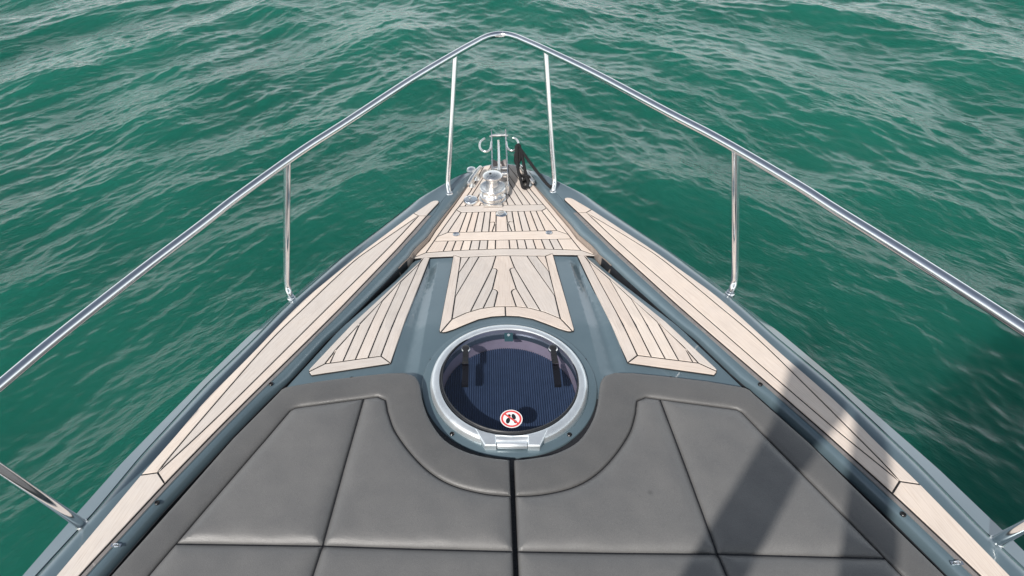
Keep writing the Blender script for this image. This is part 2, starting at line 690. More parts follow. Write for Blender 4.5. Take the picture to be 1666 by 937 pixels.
def build_sea():
    rf = np.concatenate([np.geomspace(0.9, 18, 1150), np.geomspace(18.3, 90, 90), np.geomspace(100, 5000, 30)])
    fine = np.linspace(R(15), R(170), 820)
    coarse = np.linspace(R(170), R(375), 90)[1:-1]
    an = np.concatenate([fine, coarse])
    rr, aa = np.meshgrid(rf, an, indexing='ij')
    X = (rr * np.cos(aa)).astype(np.float32)
    Y = (rr * np.sin(aa)).astype(np.float32)
    Z = np.zeros_like(X)
    DX = np.zeros_like(X)
    DY = np.zeros_like(X)
    cell = np.gradient(rf)[:, None].astype(np.float32)
    cell = np.maximum(cell, rr * R(0.19) * 0.7).astype(np.float32)
    lee = np.clip((np.hypot(X, Y - 1.0) - 2.2) / 4.5, 0, 1)
    lee = 0.62 + 0.38 * lee * lee * (3 - 2 * lee)
    # two wave trains running away from the stem to either side, and a confused ripple between them
    side = 1 / (1 + np.exp(-(X + 0.35 * (Y - 6)) / 1.2))
    g = np.random.default_rng(11)
    for system, base, wgt in (('port', R(130), 1 - 0.75 * side), ('starboard', R(35), 0.25 + 0.75 * side), ('cross', R(85), 0.5 + 0 * side)):
        nw = {'port': 60, 'starboard': 60, 'cross': 34}[system]
        for k in range(nw):
            t = (k + g.random()) / nw
            lam = 0.07 * (3.4 / 0.07) ** (t ** 1.1)
            spread = 0.42 if lam < 0.6 else 0.30
            th = base + g.normal(0, spread)
            kx, ky = math.cos(th), math.sin(th)
            q = 2 * math.pi / lam
            steep = (0.052 if lam < 0.28 else 0.036 if lam < 0.9 else 0.042) * (0.5 + g.random())
            if lam < 0.25:
                steep *= 0.9
            amp = steep / q
            ph = g.random() * 6.283
            # gusts: patches of stronger and weaker ripple
            gl = 1.6 + 4 * g.random()
            gu = 0.5 + 0.5 * np.sin(X * 2 * np.pi / gl * math.cos(th + 1.2) + Y * 2 * np.pi / gl * math.sin(th + 1.2) + g.random() * 6.28)
            fade = np.clip(lam / (2.2 * cell) - 0.7, 0, 1)
            a = amp * lee * wgt * fade * (0.35 + 0.9 * gu)
            arg = q * (kx * X + ky * Y) + ph
            Z += a * np.sin(arg)
            c = a * np.cos(arg) * 0.85
            DX += c * kx
            DY += c * ky
    V = np.stack([X + DX + CAM_POS.x, Y + DY, Z + SEA_Z], -1).reshape(-1, 3)
    na, nr = len(an), len(rf)
    i, j = np.meshgrid(np.arange(nr - 1), np.arange(na), indexing='ij')
    j2 = (j + 1) % na
    F = np.stack([i * na + j, (i + 1) * na + j, (i + 1) * na + j2, i * na + j2], -1).reshape(-1, 4)
    me = bpy.data.meshes.new('sea')
    me.vertices.add(len(V))
    me.vertices.foreach_set('co', V.astype(np.float32).ravel())
    me.loops.add(F.size)
    me.loops.foreach_set('vertex_index', F.astype(np.int32).ravel())
    me.polygons.add(len(F))
    me.polygons.foreach_set('loop_start', np.arange(0, F.size, 4, dtype=np.int32))
    me.update(calc_edges=True)
    me.shade_smooth()
    me.materials.append(SEA)
    o = bpy.data.objects.new('sea', me)
    COL.objects.link(o)
    o['kind'] = 'structure'
    o['label'] = 'rippled green sea all round the bow'


build_sea()

# ------------------------------------------------------------------ boat
boat = thing('motor_yacht', (0, 0, SEA_Z), 'blue grey motor yacht foredeck with bleached teak planking running to the bow', 'yacht')


def curve(pts):
    pts = sorted(pts, key=lambda q: q[1])
    ys = [q[1] for q in pts]
    xs = [q[0] for q in pts]
    return lambda y: float(np.interp(y, ys, xs))


AFT = lambda a, b, c: [(a, 0.1), (b, -0.5), (c, -2.0), (c, -6.0)]
sil_pts = AFT(1.82, 1.98, 2.08) + [(1.552, 0.87), (1.485, 1.067), (1.405, 1.29), (1.345, 1.428), (1.228, 1.69), (1.115, 1.925), (1.02, 2.09), (0.92, 2.28), (0.81, 2.452), (0.596, 2.755), (0.463, 2.955), (0.305, 3.106), (0.17, 3.225)]
groove_pts = AFT(1.76, 1.92, 2.02) + [(1.49, 0.871), (1.405, 1.08), (1.335, 1.30), (1.2, 1.64), (1.08, 1.88), (1.0, 2.06), (0.798, 2.42), (0.585, 2.735), (0.452, 2.935), (0.297, 3.086), (0.165, 3.205)]
tout_pts = AFT(1.68, 1.83, 1.92) + [(1.40, 0.87), (1.284, 1.205), (1.217, 1.38), (1.165, 1.53), (1.05, 1.77), (0.935, 2.03), (0.887, 2.125), (0.693, 2.433), (0.455, 2.77), (0.36, 2.887)]
tin_pts = AFT(1.645, 1.77, 1.86) + [(1.325, 0.87), (1.184, 1.173), (1.075, 1.390), (0.980, 1.570), (0.827, 1.850), (0.718, 2.055), (0.510, 2.470), (0.387, 2.74), (0.327, 2.865)]
lip_pts = AFT(1.605, 1.735, 1.82) + [(1.268, 0.87), (1.165, 1.104), (1.017, 1.405), (0.923, 1.58), (0.865, 1.672), (0.757, 1.895), (0.714, 1.958), (0.54, 2.284), (0.515, 2.333), (0.39, 2.583), (0.344, 2.701), (0.225, 2.915), (0.15, 3.165), (0.128, 3.225)]
SIL, GRO, TOUT, TIN, LIP = map(curve, (sil_pts, groove_pts, tout_pts, tin_pts, lip_pts))
LIP2 = curve([(0.442, 2.489), (0.371, 2.606), (0.345, 2.68), (0.292, 2.805), (0.243, 2.92), (0.193, 3.045), (0.128, 3.205), (0.12, 3.23)])


def lipx(y):
    if y < 2.40:
        return LIP(y)
    k = min(1, (y - 2.40) / 0.15)
    return LIP(y) * (1 - k) + (LIP2(y) + 0.004) * k


def fore_z(x, y):
    return -0.07 + 0.05 * min(1, max(0, (y - 2.3) / 0.85))


def coach_z(x, y):
    return -0.055 * min(1, max(0, (y - 1.95) / 0.5))


def gun_z(x, y):
    return 0.010


def build_gunwale():
    ys = list(np.arange(-6, -0.5, 0.5)) + list(np.arange(-0.5, 3.215, 0.035)) + [3.222]
    for sgn in (1, -1):
        rows = []
        for y in ys:
            s, g, l = SIL(y), GRO(y), lipx(y)
            if y < 2.78:
                to, ti = TOUT(y), TIN(y)
            else:
                k = min(1, (y - 2.78) / 0.12)
                w = s - l
                to = TOUT(min(y, 2.88)) * (1 - k) + (l + 0.60 * w) * k
                ti = TIN(min(y, 2.86)) * (1 - k) + (l + 0.34 * w) * k
            w = g - to
            seam = l + 0.66 * (ti - l)
            tip = min(1, max(0, (y - 3.10) / 0.12)) ** 2 * 0.022
            bz = min(-0.13, fore_z(0, y) - 0.05)
            prof = [(s - 0.004, -0.05), (s, -0.036), (s - 0.002, -0.030), (g + 0.004, -0.013), (g + 0.002, -0.018), (g - 0.002, -0.018), (g - 0.004, -0.010),
                    (g - 0.18 * w, 0.001), (g - 0.4 * w, 0.009), (g - 0.62 * w, 0.0125), (g - 0.85 * w, 0.012), (to, 0.010), (ti, 0.010),
                    (seam + 0.002, 0.0095), (seam, 0.0065), (seam - 0.002, 0.0095), (l + 0.027, 0.0088), (l + 0.019, 0.0055), (l + 0.012, -0.0005), (l + 0.006, -0.009), (l + 0.002, -0.018), (l, -0.026), (l - 0.002, -0.05), (l - 0.002, bz)]
            rows.append([(sgn * x, y, z - (tip if z > -0.02 else 0)) for x, z in prof])
        n = len(rows[0])
        v = [p for r in rows for p in r]
        f = []
        for i in range(len(rows) - 1):
            for k in range(n - 1):
                q = (i * n + k, i * n + k + 1, (i + 1) * n + k + 1, (i + 1) * n + k)
                f.append(q if sgn > 0 else q[::-1])
        o = mesh_obj('gunwale', v, f, GEL, boat)
        smooth_by_angle(o, 50)
    # hull shell below the sheer
    sh = [(SIL(y), y) for y in ys] + [(0.145, 3.262), (0.10, 3.298), (0.05, 3.318), (0.0, 3.324)]
    sh = sh + [(-x, y) for x, y in sh[::-1][1:]]
    rows = []
    for z, kx, kb in ((-0.045, 1.0, 0.0), (-0.06, 0.992, 0.0), (-0.25, 0.955, 0.05), (-0.6, 0.86, 0.2), (-1.0, 0.72, 0.42), (-1.6, 0.58, 0.65), (-2.1, 0.2, 1.1)):
        rows.append([(x * kx, y - kb * min(1, max(0, (y + 1) / 4.3)) ** 1.5, z) for x, y in sh])
    n = len(sh)
    v = [p for r in rows for p in r]
    f = [(i * n + k, i * n + k + 1, (i + 1) * n + k + 1, (i + 1) * n + k) for i in range(len(rows) - 1) for k in range(n - 1)]
    f += [(i * n + n - 1, i * n, (i + 1) * n, (i + 1) * n + n - 1) for i in range(len(rows) - 1)]
    o = mesh_obj('hull', v, f, GEL, boat)
    smooth_by_angle(o, 50)
    # rounded stem cap joining the two gunwales in front of the teak
    a = [(0.17, 3.222), (0.145, 3.262), (0.10, 3.298), (0.05, 3.318), (0.0, 3.324)]
    b = [(0.126, 3.222), (0.118, 3.240), (0.088, 3.276), (0.05, 3.288), (0.0, 3.296)]
    a = a + mir(a[:-1])[::-1]
    b = b + mir(b[:-1])[::-1]
    rows = [[(x, y, -0.046) for x, y in a], [(x * 0.99, y - 0.002, -0.030) for x, y in a], [((x + u) / 2, (y + w) / 2, -0.020) for (x, y), (u, w) in zip(a, b)], [(x, y, -0.022) for x, y in b], [(x, y, -0.08) for x, y in b]]
    n = len(a)
    f = [(i * n + k, i * n + k + 1, (i + 1) * n + k + 1, (i + 1) * n + k) for i in range(4) for k in range(n - 1)]
    smooth_by_angle(mesh_obj('stem_cap', [p for r in rows for p in r], f, GEL, boat), 60)


build_gunwale()

# dark floor of the side gutters, and the bed under the foredeck planks
gut = [(LIP(y) + 0.0, y) for y in np.arange(-6, 2.46, 0.1)]
gut = gut + mir(gut)[::-1]
mesh_obj('gutter', [(x, y, -0.115) for x, y in gut], [tuple(range(len(gut)))], DARK, boat)

for sgn in (1, -1):
    ys = np.arange(-0.4, 2.43, 0.06)
    v = []
    for y in ys:
        x = lipx(y) - 0.0045
        v += [(sgn * x, y, -0.022), (sgn * (x - 0.0005), y, -0.112)]
    f = [(2 * k, 2 * k + 2, 2 * k + 3, 2 * k + 1) for k in range(len(ys) - 1)]
    v2 = [(p[0] + sgn * 0.0035, p[1], p[2]) for p in v]
    n = len(v)
    f += [tuple(i + n for i in q[::-1]) for q in f] + [(2 * k, 2 * k + n, 2 * k + 2 + n, 2 * k + 2) for k in range(len(ys) - 1)]
    mesh_obj('gutter_liner', v + v2, f, DARK, boat)

for sgn in (1, -1):
    # taupe lining of the foredeck well, and the sealing strip that borders the side deck
    ys = np.concatenate([np.arange(2.36, 3.19, 0.04), [3.20]])
    v = []
    for y in ys:
        x = lipx(y) - 0.0040
        v += [(sgn * x, y, -0.022 + 0.004 * min(1, max(0, (3.2 - y) / 0.3))), (sgn * (x - 0.0015), y, fore_z(0, y) - 0.004)]
    n = len(v)
    f = [(2 * k, 2 * k + 2, 2 * k + 3, 2 * k + 1) for k in range(len(ys) - 1)]
    v += [(p[0] + sgn * 0.0035, p[1], p[2]) for p in v]
    f += [tuple(i + n for i in q[::-1]) for q in f] + [(2 * k, 2 * k + n, 2 * k + 2 + n, 2 * k + 2) for k in range(len(ys) - 1)]
    mesh_obj('well_wall', v, f, TAUPE, boat)
    ys = np.arange(-0.4, 2.80, 0.05)
    v = []
    for y in ys:
        l, ti = lipx(y), TIN(y)
        sm = l + 0.66 * (ti - l)
        v += [(sgn * (ti + 0.003), y, 0.0105), (sgn * (ti - 0.001), y, 0.0122), (sgn * (sm + 0.004), y, 0.0122), (sgn * (sm + 0.003), y, 0.0095)]
    f = [tuple((i * 4 + k, i * 4 + k + 1, i * 4 + 5 + k, i * 4 + 4 + k)) for i in range(len(ys) - 1) for k in range(3)]
    mesh_obj('sealing_strip', v, f, STRIP, boat)

# ---- coachroof: raised moulding between the gutters
coach_r = [(0.0, 2.489), (0.244, 2.489), (0.40, 2.479), (0.432, 2.468), (0.450, 2.443), (0.466, 2.395), (0.512, 2.298), (0.724, 1.911), (0.868, 1.618), (0.99, 1.335), (1.098, 1.08), (1.203, 0.845), (1.545, 0.1), (1.69, -0.5), (1.75, -1.2)]


def coach_surface(x, y):
    """coachroof height with the two shallow fore-and-aft mouldings between the teak panels"""
    z = coach_z(x, y)
    if 1.60 < y < 2.5:
        t = (2.412 - y) / 0.745
        xi, xo = 0.319 + 0.034 * t, 0.361 + 0.065 * t
        u = (abs(x) - xi) / (xo - xi)
        k = min(1, max(0, (y - 1.60) / 0.1)) * min(1, max(0, (2.47 - y) / 0.06))
        if -0.6 < u < 1.6:
            e = min(1, max(0, u / 0.75)) * min(1, max(0, (1.45 - u) / 0.55))
            z -= 0.017 * k * e
    return z


def build_coach():
    half = coach_r
    out = ccw(dens_poly(mir(half)[::-1] + half[1:], 0.03))
    P = clean(out)
    n = len(P)
    r = [(0.0, -0.13), (0.0, -0.012), (0.003, -0.004), (0.009, 0.0)]
    v, f = [], []
    for d, dz in r:
        q = inset(P, d) if d else P
        v += [(x, y, (coach_z(x, y) if dz > -0.1 else 0) + dz) for x, y in q]
    for k in range(3):
        for i in range(n):
            j = (i + 1) % n
            f.append((k * n + i, k * n + j, (k + 1) * n + j, (k + 1) * n + i))
    top = inset(P, 0.009)
    g = [tuple(q) for q in grid_in(top, 0.02, 0.008) if q[1] > 1.2]
    # extra points along the creases
    for yy in np.arange(1.56, 2.47, 0.015):
        t = (2.412 - yy) / 0.745
        xi, xo = 0.319 + 0.034 * t, 0.361 + 0.065 * t
        for u in (-0.06, 0.0, 0.06, 0.4, 0.72, 0.8, 0.9, 1.1, 1.4, 1.5):
            x = xi + u * (xo - xi)
            g += [(x, yy), (-x, yy)]
    # leave the round hole for the hatch open
    g = [q for q in g if math.hypot(q[0], q[1] - 1.630) > 0.312]
    hole = [(0.30 * math.cos(a), 1.630 + 0.30 * math.sin(a)) for a in np.linspace(0, 2 * math.pi, 64, endpoint=False)]
    pts = [Vector(q) for q in list(top) + hole + g]
    edges = [(n + i, n + (i + 1) % 64) for i in range(64)]
    res = delaunay_2d_cdt(pts, edges, [tuple(range(n))], 1, 1e-6)
    base = len(v)
    v += [(q.x, q.y, coach_surface(q.x, q.y)) for q in res[0]]
    for t in res[2]:
        c = sum((res[0][i] for i in t), Vector((0, 0))) / len(t)
        if math.hypot(c.x, c.y - 1.63) > 0.299:
            f.append(tuple(base + i for i in t))
    bm = MB()
    bm.v, bm.f = v, f
    return bm.build('coachroof', GEL, boat, ang=30)


build_coach()

# ---- teak panels: black caulk bed with separate planks
SEAM = 0.0030


def teak_panel(name, outline, seams, zf, label=None, skip=None, top=0.009):
    bed = slab(name, inset(ccw(outline), 0.0008), zf, top - 0.0030, -0.004, CAULK, boat)
    if label:
        bed['label'] = label
    for q in split_all(outline, seams):
        q = clean(q, 6e-4)
        if len(q) < 3 or abs(area(q)) < 4e-5:
            continue
        q2 = clean(inset(ccw(q), SEAM), 5e-4)
        if len(q2) < 3 or area(q2) < 2e-5:
            continue
        slab('plank', dens_poly(q2, 0.12), zf, top + random.uniform(-0.0003, 0.0003), -0.001, TEAK, bed, uv=True)
    return bed


def round_corner(a, b, c, r, n=5):
    """points of a small arc replacing corner b"""
    A, B, C = Vector(a), Vector(b), Vector(c)
    s = B + (A - B).normalized() * r
    e = B + (C - B).normalized() * r
    return [tuple((1 - t) ** 2 * s + 2 * t * (1 - t) * B + t * t * e) for t in np.linspace(0, 1, n)]


# centre panel in front of the hatch
arc_out = [(0.278, 1.907), (0.262, 1.9035), (0.25, 1.905), (0.215, 1.921), (0.172, 1.947), (0.113, 1.984), (0.058, 2.002), (0.0, 2.007)]
half_out = [(0.243, 2.4955), (0.2805, 1.919)] + arc_out
outline = mir(half_out[:-1])[::-1] + [(0, 2.007)]
outline = half_out + mir(half_out[:-1])[::-1]
in_r = [(0.243, 2.4955), (0.205, 2.4735), (0.229, 1.985), (0.272, 1.9045)]
arc_in = [(0.229, 1.985), (0.168, 2.030), (0.108, 2.059), (0.05, 2.0715), (0.0, 2.0725)]
arc_in_full = arc_in + mir(arc_in[:-1])[::-1]
seams = [in_r, mir(in_r), arc_in_full, [(0.205, 2.4735), (0.0, 2.482), (-0.205, 2.4735)], [(0.0, 2.0725), (0.0, 2.007)]]
for m in (lambda l: l, mir):
    seams += [m([(0.160, 2.482), (0.214, 2.335)]), m([(0.114, 2.484), (0.222, 2.148)]), m([(0.065, 2.484), (0.213, 2.0)]),
              m([(0.033, 2.485), (0.053, 2.378), (0.149, 2.042)]),
              m([(0.0524, 2.3795), (0.042, 2.3765), (0.034, 2.371), (0.030, 2.359), (0.034, 2.335), (0.054, 2.204), (0.095, 2.063)]),
              m([(0.0534, 2.2065), (0.043, 2.2020), (0.035, 2.194), (0.031, 2.180), (0.034, 2.16), (0.048, 2.072)])]
teak_panel('teak_panel', outline, seams, coach_z, 'teak panel with arched aft edge in front of the round hatch')

# triangular panels either side
side_out = [(0.356, 2.476), (0.39, 2.479), (0.5925, 2.085), (0.790, 1.705), (0.793, 1.694), (0.788, 1.681), (0.776, 1.667), (0.476, 1.727), (0.466, 1.731), (0.4625, 1.740)]
side_seams = [[(0.389, 2.479), (0.407, 2.415), (0.509, 1.770), (0.467, 1.732)],
              [(0.407, 2.415), (0.480, 2.273), (0.549, 2.119), (0.622, 1.961), (0.702, 1.804), (0.732, 1.729), (0.790, 1.686)],
              [(0.732, 1.729), (0.509, 1.770)], [(0.480, 2.273), (0.560, 1.762)], [(0.549, 2.119), (0.611, 1.752)], [(0.624, 1.955), (0.660, 1.743)], [(0.701, 1.806), (0.711, 1.734)]]
teak_panel('teak_panel', side_out, side_seams, coach_z, 'triangular teak panel on the starboard side of the hatch')
teak_panel('teak_panel', mir(side_out), [mir(s) for s in side_seams], coach_z, 'triangular teak panel on the port side of the hatch')

# side decks on the gunwales
ty = [0.87, 1.205, 1.38, 1.53, 1.77, 2.03, 2.125, 2.433, 2.77]
ys_o = list(np.arange(0.0, 2.80, 0.06))
deck_out = [(TOUT(y), y) for y in [-2.0, -0.5] + ys_o] + [(0.375, 2.868), (0.360, 2.879), (0.346, 2.882), (0.334, 2.879), (0.3275, 2.870), (0.330, 2.857)] + [(TIN(y), y) for y in (ys_o + [2.82])[::-1] + [-0.5, -2.0]]
seam_out = [(1.2255, 1.2155), (1.203, 1.290), (1.104, 1.553), (0.986, 1.850), (0.884, 2.051), (0.725, 2.350), (0.628, 2.487), (0.428, 2.742)]
seam_in = [(1.2255, 1.2155), (1.098, 1.436), (0.950, 1.717), (0.775, 2.055), (0.557, 2.470), (0.428, 2.742)]


def fair(l, per=5):
    return [(q.x, q.y) for q in catmull([(x, y, 0) for x, y in l], per)]


deck_seams = [[(0.458, 2.768), (0.428, 2.742), (0.386, 2.741)], [(1.284, 1.205), (1.2255, 1.2155), (1.184, 1.1735)], fair(seam_out), fair(seam_in), [(0.890, 2.134), (0.856, 2.119)]]
teak_panel('side_deck', deck_out, deck_seams, gun_z, 'starboard side deck of teak planks')
teak_panel('side_deck', mir(deck_out), [mir(s) for s in deck_seams], gun_z, 'port side deck of teak planks')

# foredeck in its shallow well
fore_r = [(0.0, 2.489), (0.20, 2.4885), (0.34, 2.484), (0.445, 2.474), (0.449, 2.478), (0.4395, 2.489), (0.370, 2.606), (0.344, 2.68), (0.291, 2.805), (0.242, 2.92), (0.192, 3.045), (0.1265, 3.205), (0.118, 3.238), (0.088, 3.274), (0.05, 3.287), (0.0, 3.295)]
fore_out = fore_r + mir(fore_r[1:-1])[::-1]
nose = [(0.447, 2.478), (0.381, 2.519), (0.30, 2.526), (0.185, 2.534), (0.0, 2.540)]
marg = [(0.380, 2.519), (0.330, 2.641), (0.239, 2.858), (0.226, 2.884), (0.165, 3.022), (0.094, 3.262), (0.090, 3.276)]
lid_side = [(0.330, 2.641), (0.277, 2.673), (0.2115, 2.8365), (0.2385, 2.859)]
fan = [0.036, 0.077, 0.119, 0.164, 0.208, 0.250, 0.292, 0.334]


def fx(x0, y):
    """fan of the deck seams: they close in towards the stem"""
    return x0 * (1 - 0.885 * (y - 2.53))


seams = [nose + mir(nose[:-1])[::-1], marg, mir(marg), lid_side, mir(lid_side),
         [(0.277, 2.673), (-0.277, 2.673)], [(0.348, 2.606), (0, 2.6065), (-0.348, 2.606)], [(0.228, 2.8895), (0.0, 2.892), (-0.228, 2.8895)], [(0.2115, 2.8365), (0, 2.8375), (-0.2115, 2.8365)],
         [(0.30, 2.641), (-0.30, 2.641)]]
for m in (lambda l: l, mir):
    for x0 in fan:
        seams.append(m([(x0 * 1.003, 2.53), (fx(x0, 2.606), 2.606)]))
    for x0 in fan[:6]:
        a, b = fx(x0, 2.675), fx(x0, 2.8375)
        seams.append(m([(a, 2.673), (b, 2.8375)]))
    seams.append(m([(fx(0.077, 2.75), 2.748), (0.040, 2.752), (0.034, 2.740), (0.050, 2.673)]))
    seams += [m([(0.193, 2.890), (0.051, 3.262), (0.050, 3.293)]), m([(0.155, 2.8905), (0.048, 3.166), (0.0515, 3.266)]), m([(0.115, 2.891), (0.047, 3.103), (0.0495, 3.164)]),
              m([(0.077, 2.891), (0.036, 3.005), (0.034, 3.06), (0.0475, 3.104)]), m([(0.037, 2.891), (0.026, 2.955), (0.028, 2.99), (0.0375, 3.004)])]
teak_panel('foredeck', fore_out, seams, fore_z, 'planked teak foredeck narrowing to the stem', top=0.008)

# well walls, seen below the lip, come with the gunwale; a nosing lifts the aft margin plank a little

# ---- small fittings that belong to the boat


def snap(x, y, z):
    m = MB().lathe([(0.0085, 0), (0.0085, 0.004), (0.0062, 0.006), (0.0052, 0.003), (0.0, 0.0028)], (x, y, z), 14)
    return m.build('snap_fastener', HOLE, boat)


for sx in (1, -1):
    for x, y, z in ((0.207, 1.392, 0.007), (0.302, 1.752, 0.0), (0.613, 1.668 - 0.012, 0.0), (0.9185, 1.62, 0.009), (1.178, 1.105, 0.0095)):
        snap(sx * (x + (0.008 if y in (1.62, 1.105) else 0)), y, z)
    # courtesy light on the well wall
    MB().lathe([(0.010, 0), (0.010, 0.003), (0.007, 0.005), (0.0, 0.006)], (0, 0, 0), 14, 'X').build('courtesy_light', STEEL, boat)
    o = bpy.data.objects[[k.name for k in boat.children if k.name.startswith('courtesy_light')][-1]]
    for v in o.data.vertices:
        c = v.co
        c.x, c.y = (sx * (0.3145 - c.x), c.y + 2.785)
        c.z -= 0.028
    # chrome pad eye on the coaming
    e = MB().tube([(sx * 1.262 + 0.010 * math.cos(a), 0.955, 0.008 + 0.012 * math.sin(a)) for a in np.linspace(0, math.pi, 9)], 0.003, 8)
    e.box((sx * 1.262, 0.955, 0.0115), (0.034, 0.011, 0.003))
    e.build('pad_eye', STEEL, boat)


def flush_latch(x, y):
    z = fore_z(0, y) + 0.0085
    m = MB().lathe([(0.0175, 0), (0.0175, 0.0035), (0.0155, 0.005), (0.013, 0.0045), (0.011, 0.0025), (0.0, 0.002)], (x, y, z), 20)
    m.box((x, y, z + 0.004), (0.022, 0.006, 0.004))
    m.build('flush_latch', STEEL, boat)


flush_latch(-0.234, 2.652)
flush_latch(0.235, 2.652)
zf_ = fore_z(0, 2.81) + 0.008
m = MB().lathe([(0.029, 0), (0.029, 0.004), (0.026, 0.0065), (0.012, 0.007), (0.0, 0.007)], (0.0, 2.812, zf_), 28)
m.box((0.0, 2.812, zf_ + 0.008), (0.03, 0.005, 0.003))
m.build('filler_cap', STEEL, boat)
zf_ = fore_z(0, 2.93) + 0.008
m = MB().lathe([(0.040, 0), (0.040, 0.010), (0.036, 0.015), (0.030, 0.016), (0.028, 0.013), (0.010, 0.0135), (0.0, 0.0145)], (-0.163, 2.930, zf_), 28)
m.box((-0.163, 2.930, zf_ + 0.0155), (0.03, 0.008, 0.004))
m.build('chain_deck_plate', STEEL, boat)
# fairlead plate on the port shoulder of the stem
m = MB().lathe([(0.0, 0.0), (0.020, 0.004), (0.027, 0.014), (0.024, 0.026), (0.012, 0.033), (0.0, 0.034)], (-0.163, 3.222, -0.022), 18)
m.build('bow_fairlead', ALU, boat)

# cabin behind the camera: low house under the added mast
cb = [(1.25, -0.35), (1.45, -1.2), (1.5, -4.5)]
cab = cb + mir(cb)[::-1]
v = [(x, y, -0.02) for x, y in cab] + [(x * 0.93, y - 0.25 if y > -3 else y + 0.1, 0.40) for x, y in cab] + [(x * 0.85, y - 0.35 if y > -3 else y + 0.2, 0.45) for x, y in cab]
n = len(cab)
f = [(k * n + i, k * n + (i + 1) % n, (k + 1) * n + (i + 1) % n, (k + 1) * n + i) for k in range(2) for i in range(n)] + [tuple(range(2 * n, 3 * n))]
mb = MB()
mb.add(v, f)
mb.build('cabin_house', WHITE_GEL, boat, ang=30)
mb = MB()
mb.add([(-1.72, -1.1, -0.012), (1.72, -1.1, -0.012), (1.8, -6, -0.012), (-1.8, -6, -0.012)], [(0, 3, 2, 1)])
mb.build('aft_deck', WHITE_GEL, boat)

ht = [(-1.95, -5.2), (1.95, -5.2), (2.05, -3.0), (2.1, -1.0), (2.15, 0.15), (1.9, 0.12), (0.6, -0.9), (0.40, -1.25), (0.1, -1.58), (-0.9, -1.62), (-1.5, -1.75), (-1.85, -2.1), (-1.95, -3.0)]  # slab added behind the camera, its wing shaped to darken the starboard water
slab('water_shade_slab', ccw(ht), lambda x, y: 2.45, 0.10, 0.0, WHITE_GEL, boat, cham=0.03)
for sx in (-1, 1):
    for py in (-2.3, -4.9):
        MB().tube([(sx * 1.38, py, 0.40), (sx * 1.6, py, 2.47)], 0.05, 12).build('shade_slab_post', WHITE_GEL, boat)

# ------------------------------------------------------------------ mast added out of view to throw the shadow of a person's legs
sunblocker = thing('forked_sunblocker', (-0.45, -1.0, 0.45), 'added unseen white two legged mast standing on the cabin roof behind the sunpad', 'sunblocker')


def blade(pl, pr):
    v, f = [], []
    for (xl, z), (xr, z2) in zip(pl, pr):
        v += [(xl, -1.0, z), ((xl + xr) / 2, -1.03, z), (xr, -1.0, z2), ((xl + xr) / 2, -0.97, z)]
    for i in range(len(pl) - 1):
        for k in range(4):
            f.append((i * 4 + k, i * 4 + (k + 1) % 4, i * 4 + 4 + (k + 1) % 4, i * 4 + 4 + k))
    f += [(3, 2, 1, 0), tuple(range(len(v) - 4, len(v)))]
    return MB().add(v, f)


blade([(-0.798, 0.44), (-0.625, 2.113), (-0.505, 2.694), (-0.504, 2.979), (-0.376, 3.1), (-0.306, 3.3)], [(-0.612, 0.44), (-0.441, 2.119), (-0.369, 2.473), (-0.264, 2.717), (-0.196, 3.1), (-0.196, 3.3)]).build('sunblocker_leg', WHITE_GEL, sunblocker)
blade([(-0.156, 0.44), (-0.199, 2.124), (-0.215, 2.439), (-0.228, 2.688), (-0.266, 2.91)], [(0.031, 0.44), (-0.038, 2.128), (-0.049, 2.262), (-0.09, 2.528), (-0.166, 2.91)]).build('sunblocker_leg', WHITE_GEL, sunblocker)
MB().box((-0.246, -1.0, 3.310), (0.13, 0.07, 0.02)).build('sunblocker_cap', WHITE_GEL, sunblocker)

# ------------------------------------------------------------------ round deck hatch
HC = (0.0, 1.634)
hatch = thing('deck_hatch', (0, 1.63, 0), 'round deck hatch with tinted glass, silver frame and a no footprints sticker', 'hatch')
MB().lathe([(0.333, -0.004), (0.333, 0.003), (0.330, 0.0068), (0.324, 0.008), (0.302, 0.0085), (0.298, 0.004), (0.262, 0.004), (0.262, -0.02)], (0, 1.629, 0), 96, cap=False).build('flange', GEL, hatch)
MB().lathe([(0.300, 0.004), (0.2995, 0.010), (0.296, 0.022), (0.290, 0.0295), (0.282, 0.033), (0.270, 0.0335), (0.2645, 0.032), (0.2625, 0.029), (0.2625, 0.020), (0.262, 0.004)], (HC[0], HC[1], 0), 96, cap=False).build('lid_frame', ALU, hatch)
GC = (0.004, 1.652)
MB().lathe([(0.2685, 0.022), (0.2685, 0.0285), (0.2660, 0.0315), (0.2635, 0.030), (0.2625, 0.0285), (0.2610, 0.0305), (0.2590, 0.0315), (0.2560, 0.030), (0.2550, 0.022)], (GC[0], GC[1] - 0.006, 0), 96, cap=False).build('glass_seal', RUBBER, hatch)
# glass pane
n = 96
v = [(GC[0] + 0.2565 * math.cos(2 * math.pi * k / n), GC[1] - 0.006 + 0.2565 * math.sin(2 * math.pi * k / n), 0.0275) for k in range(n)]
mesh_obj('glass_pane', v, [tuple(range(n))], GLASS, hatch)
# lining and pleated blind under the glass
MB().lathe([(0.262, 0.018), (0.262, -0.105), (0.262, -0.11)], (GC[0], GC[1] - 0.006, 0), 64, cap=False).build('hatch_lining', WELL, hatch)
mb = MB()
N = 118
xs = np.linspace(-0.262, 0.262, N)
v, f = [], []
for k, x in enumerate(xs):
    h = math.sqrt(max(0, 0.2605 ** 2 - x * x)) if abs(x) < 0.2605 else 0.0
    z = -0.098 + (0.0065 if k % 2 else 0.0)
    v += [(GC[0] + x, GC[1] - 0.006 - h, z), (GC[0] + x, GC[1] - 0.006 + h, z)]
for k in range(N - 1):
    f.append((2 * k, 2 * k + 2, 2 * k + 3, 2 * k + 1))
mb.add(v, f).build('pleated_blind', BLIND, hatch, smooth=False)
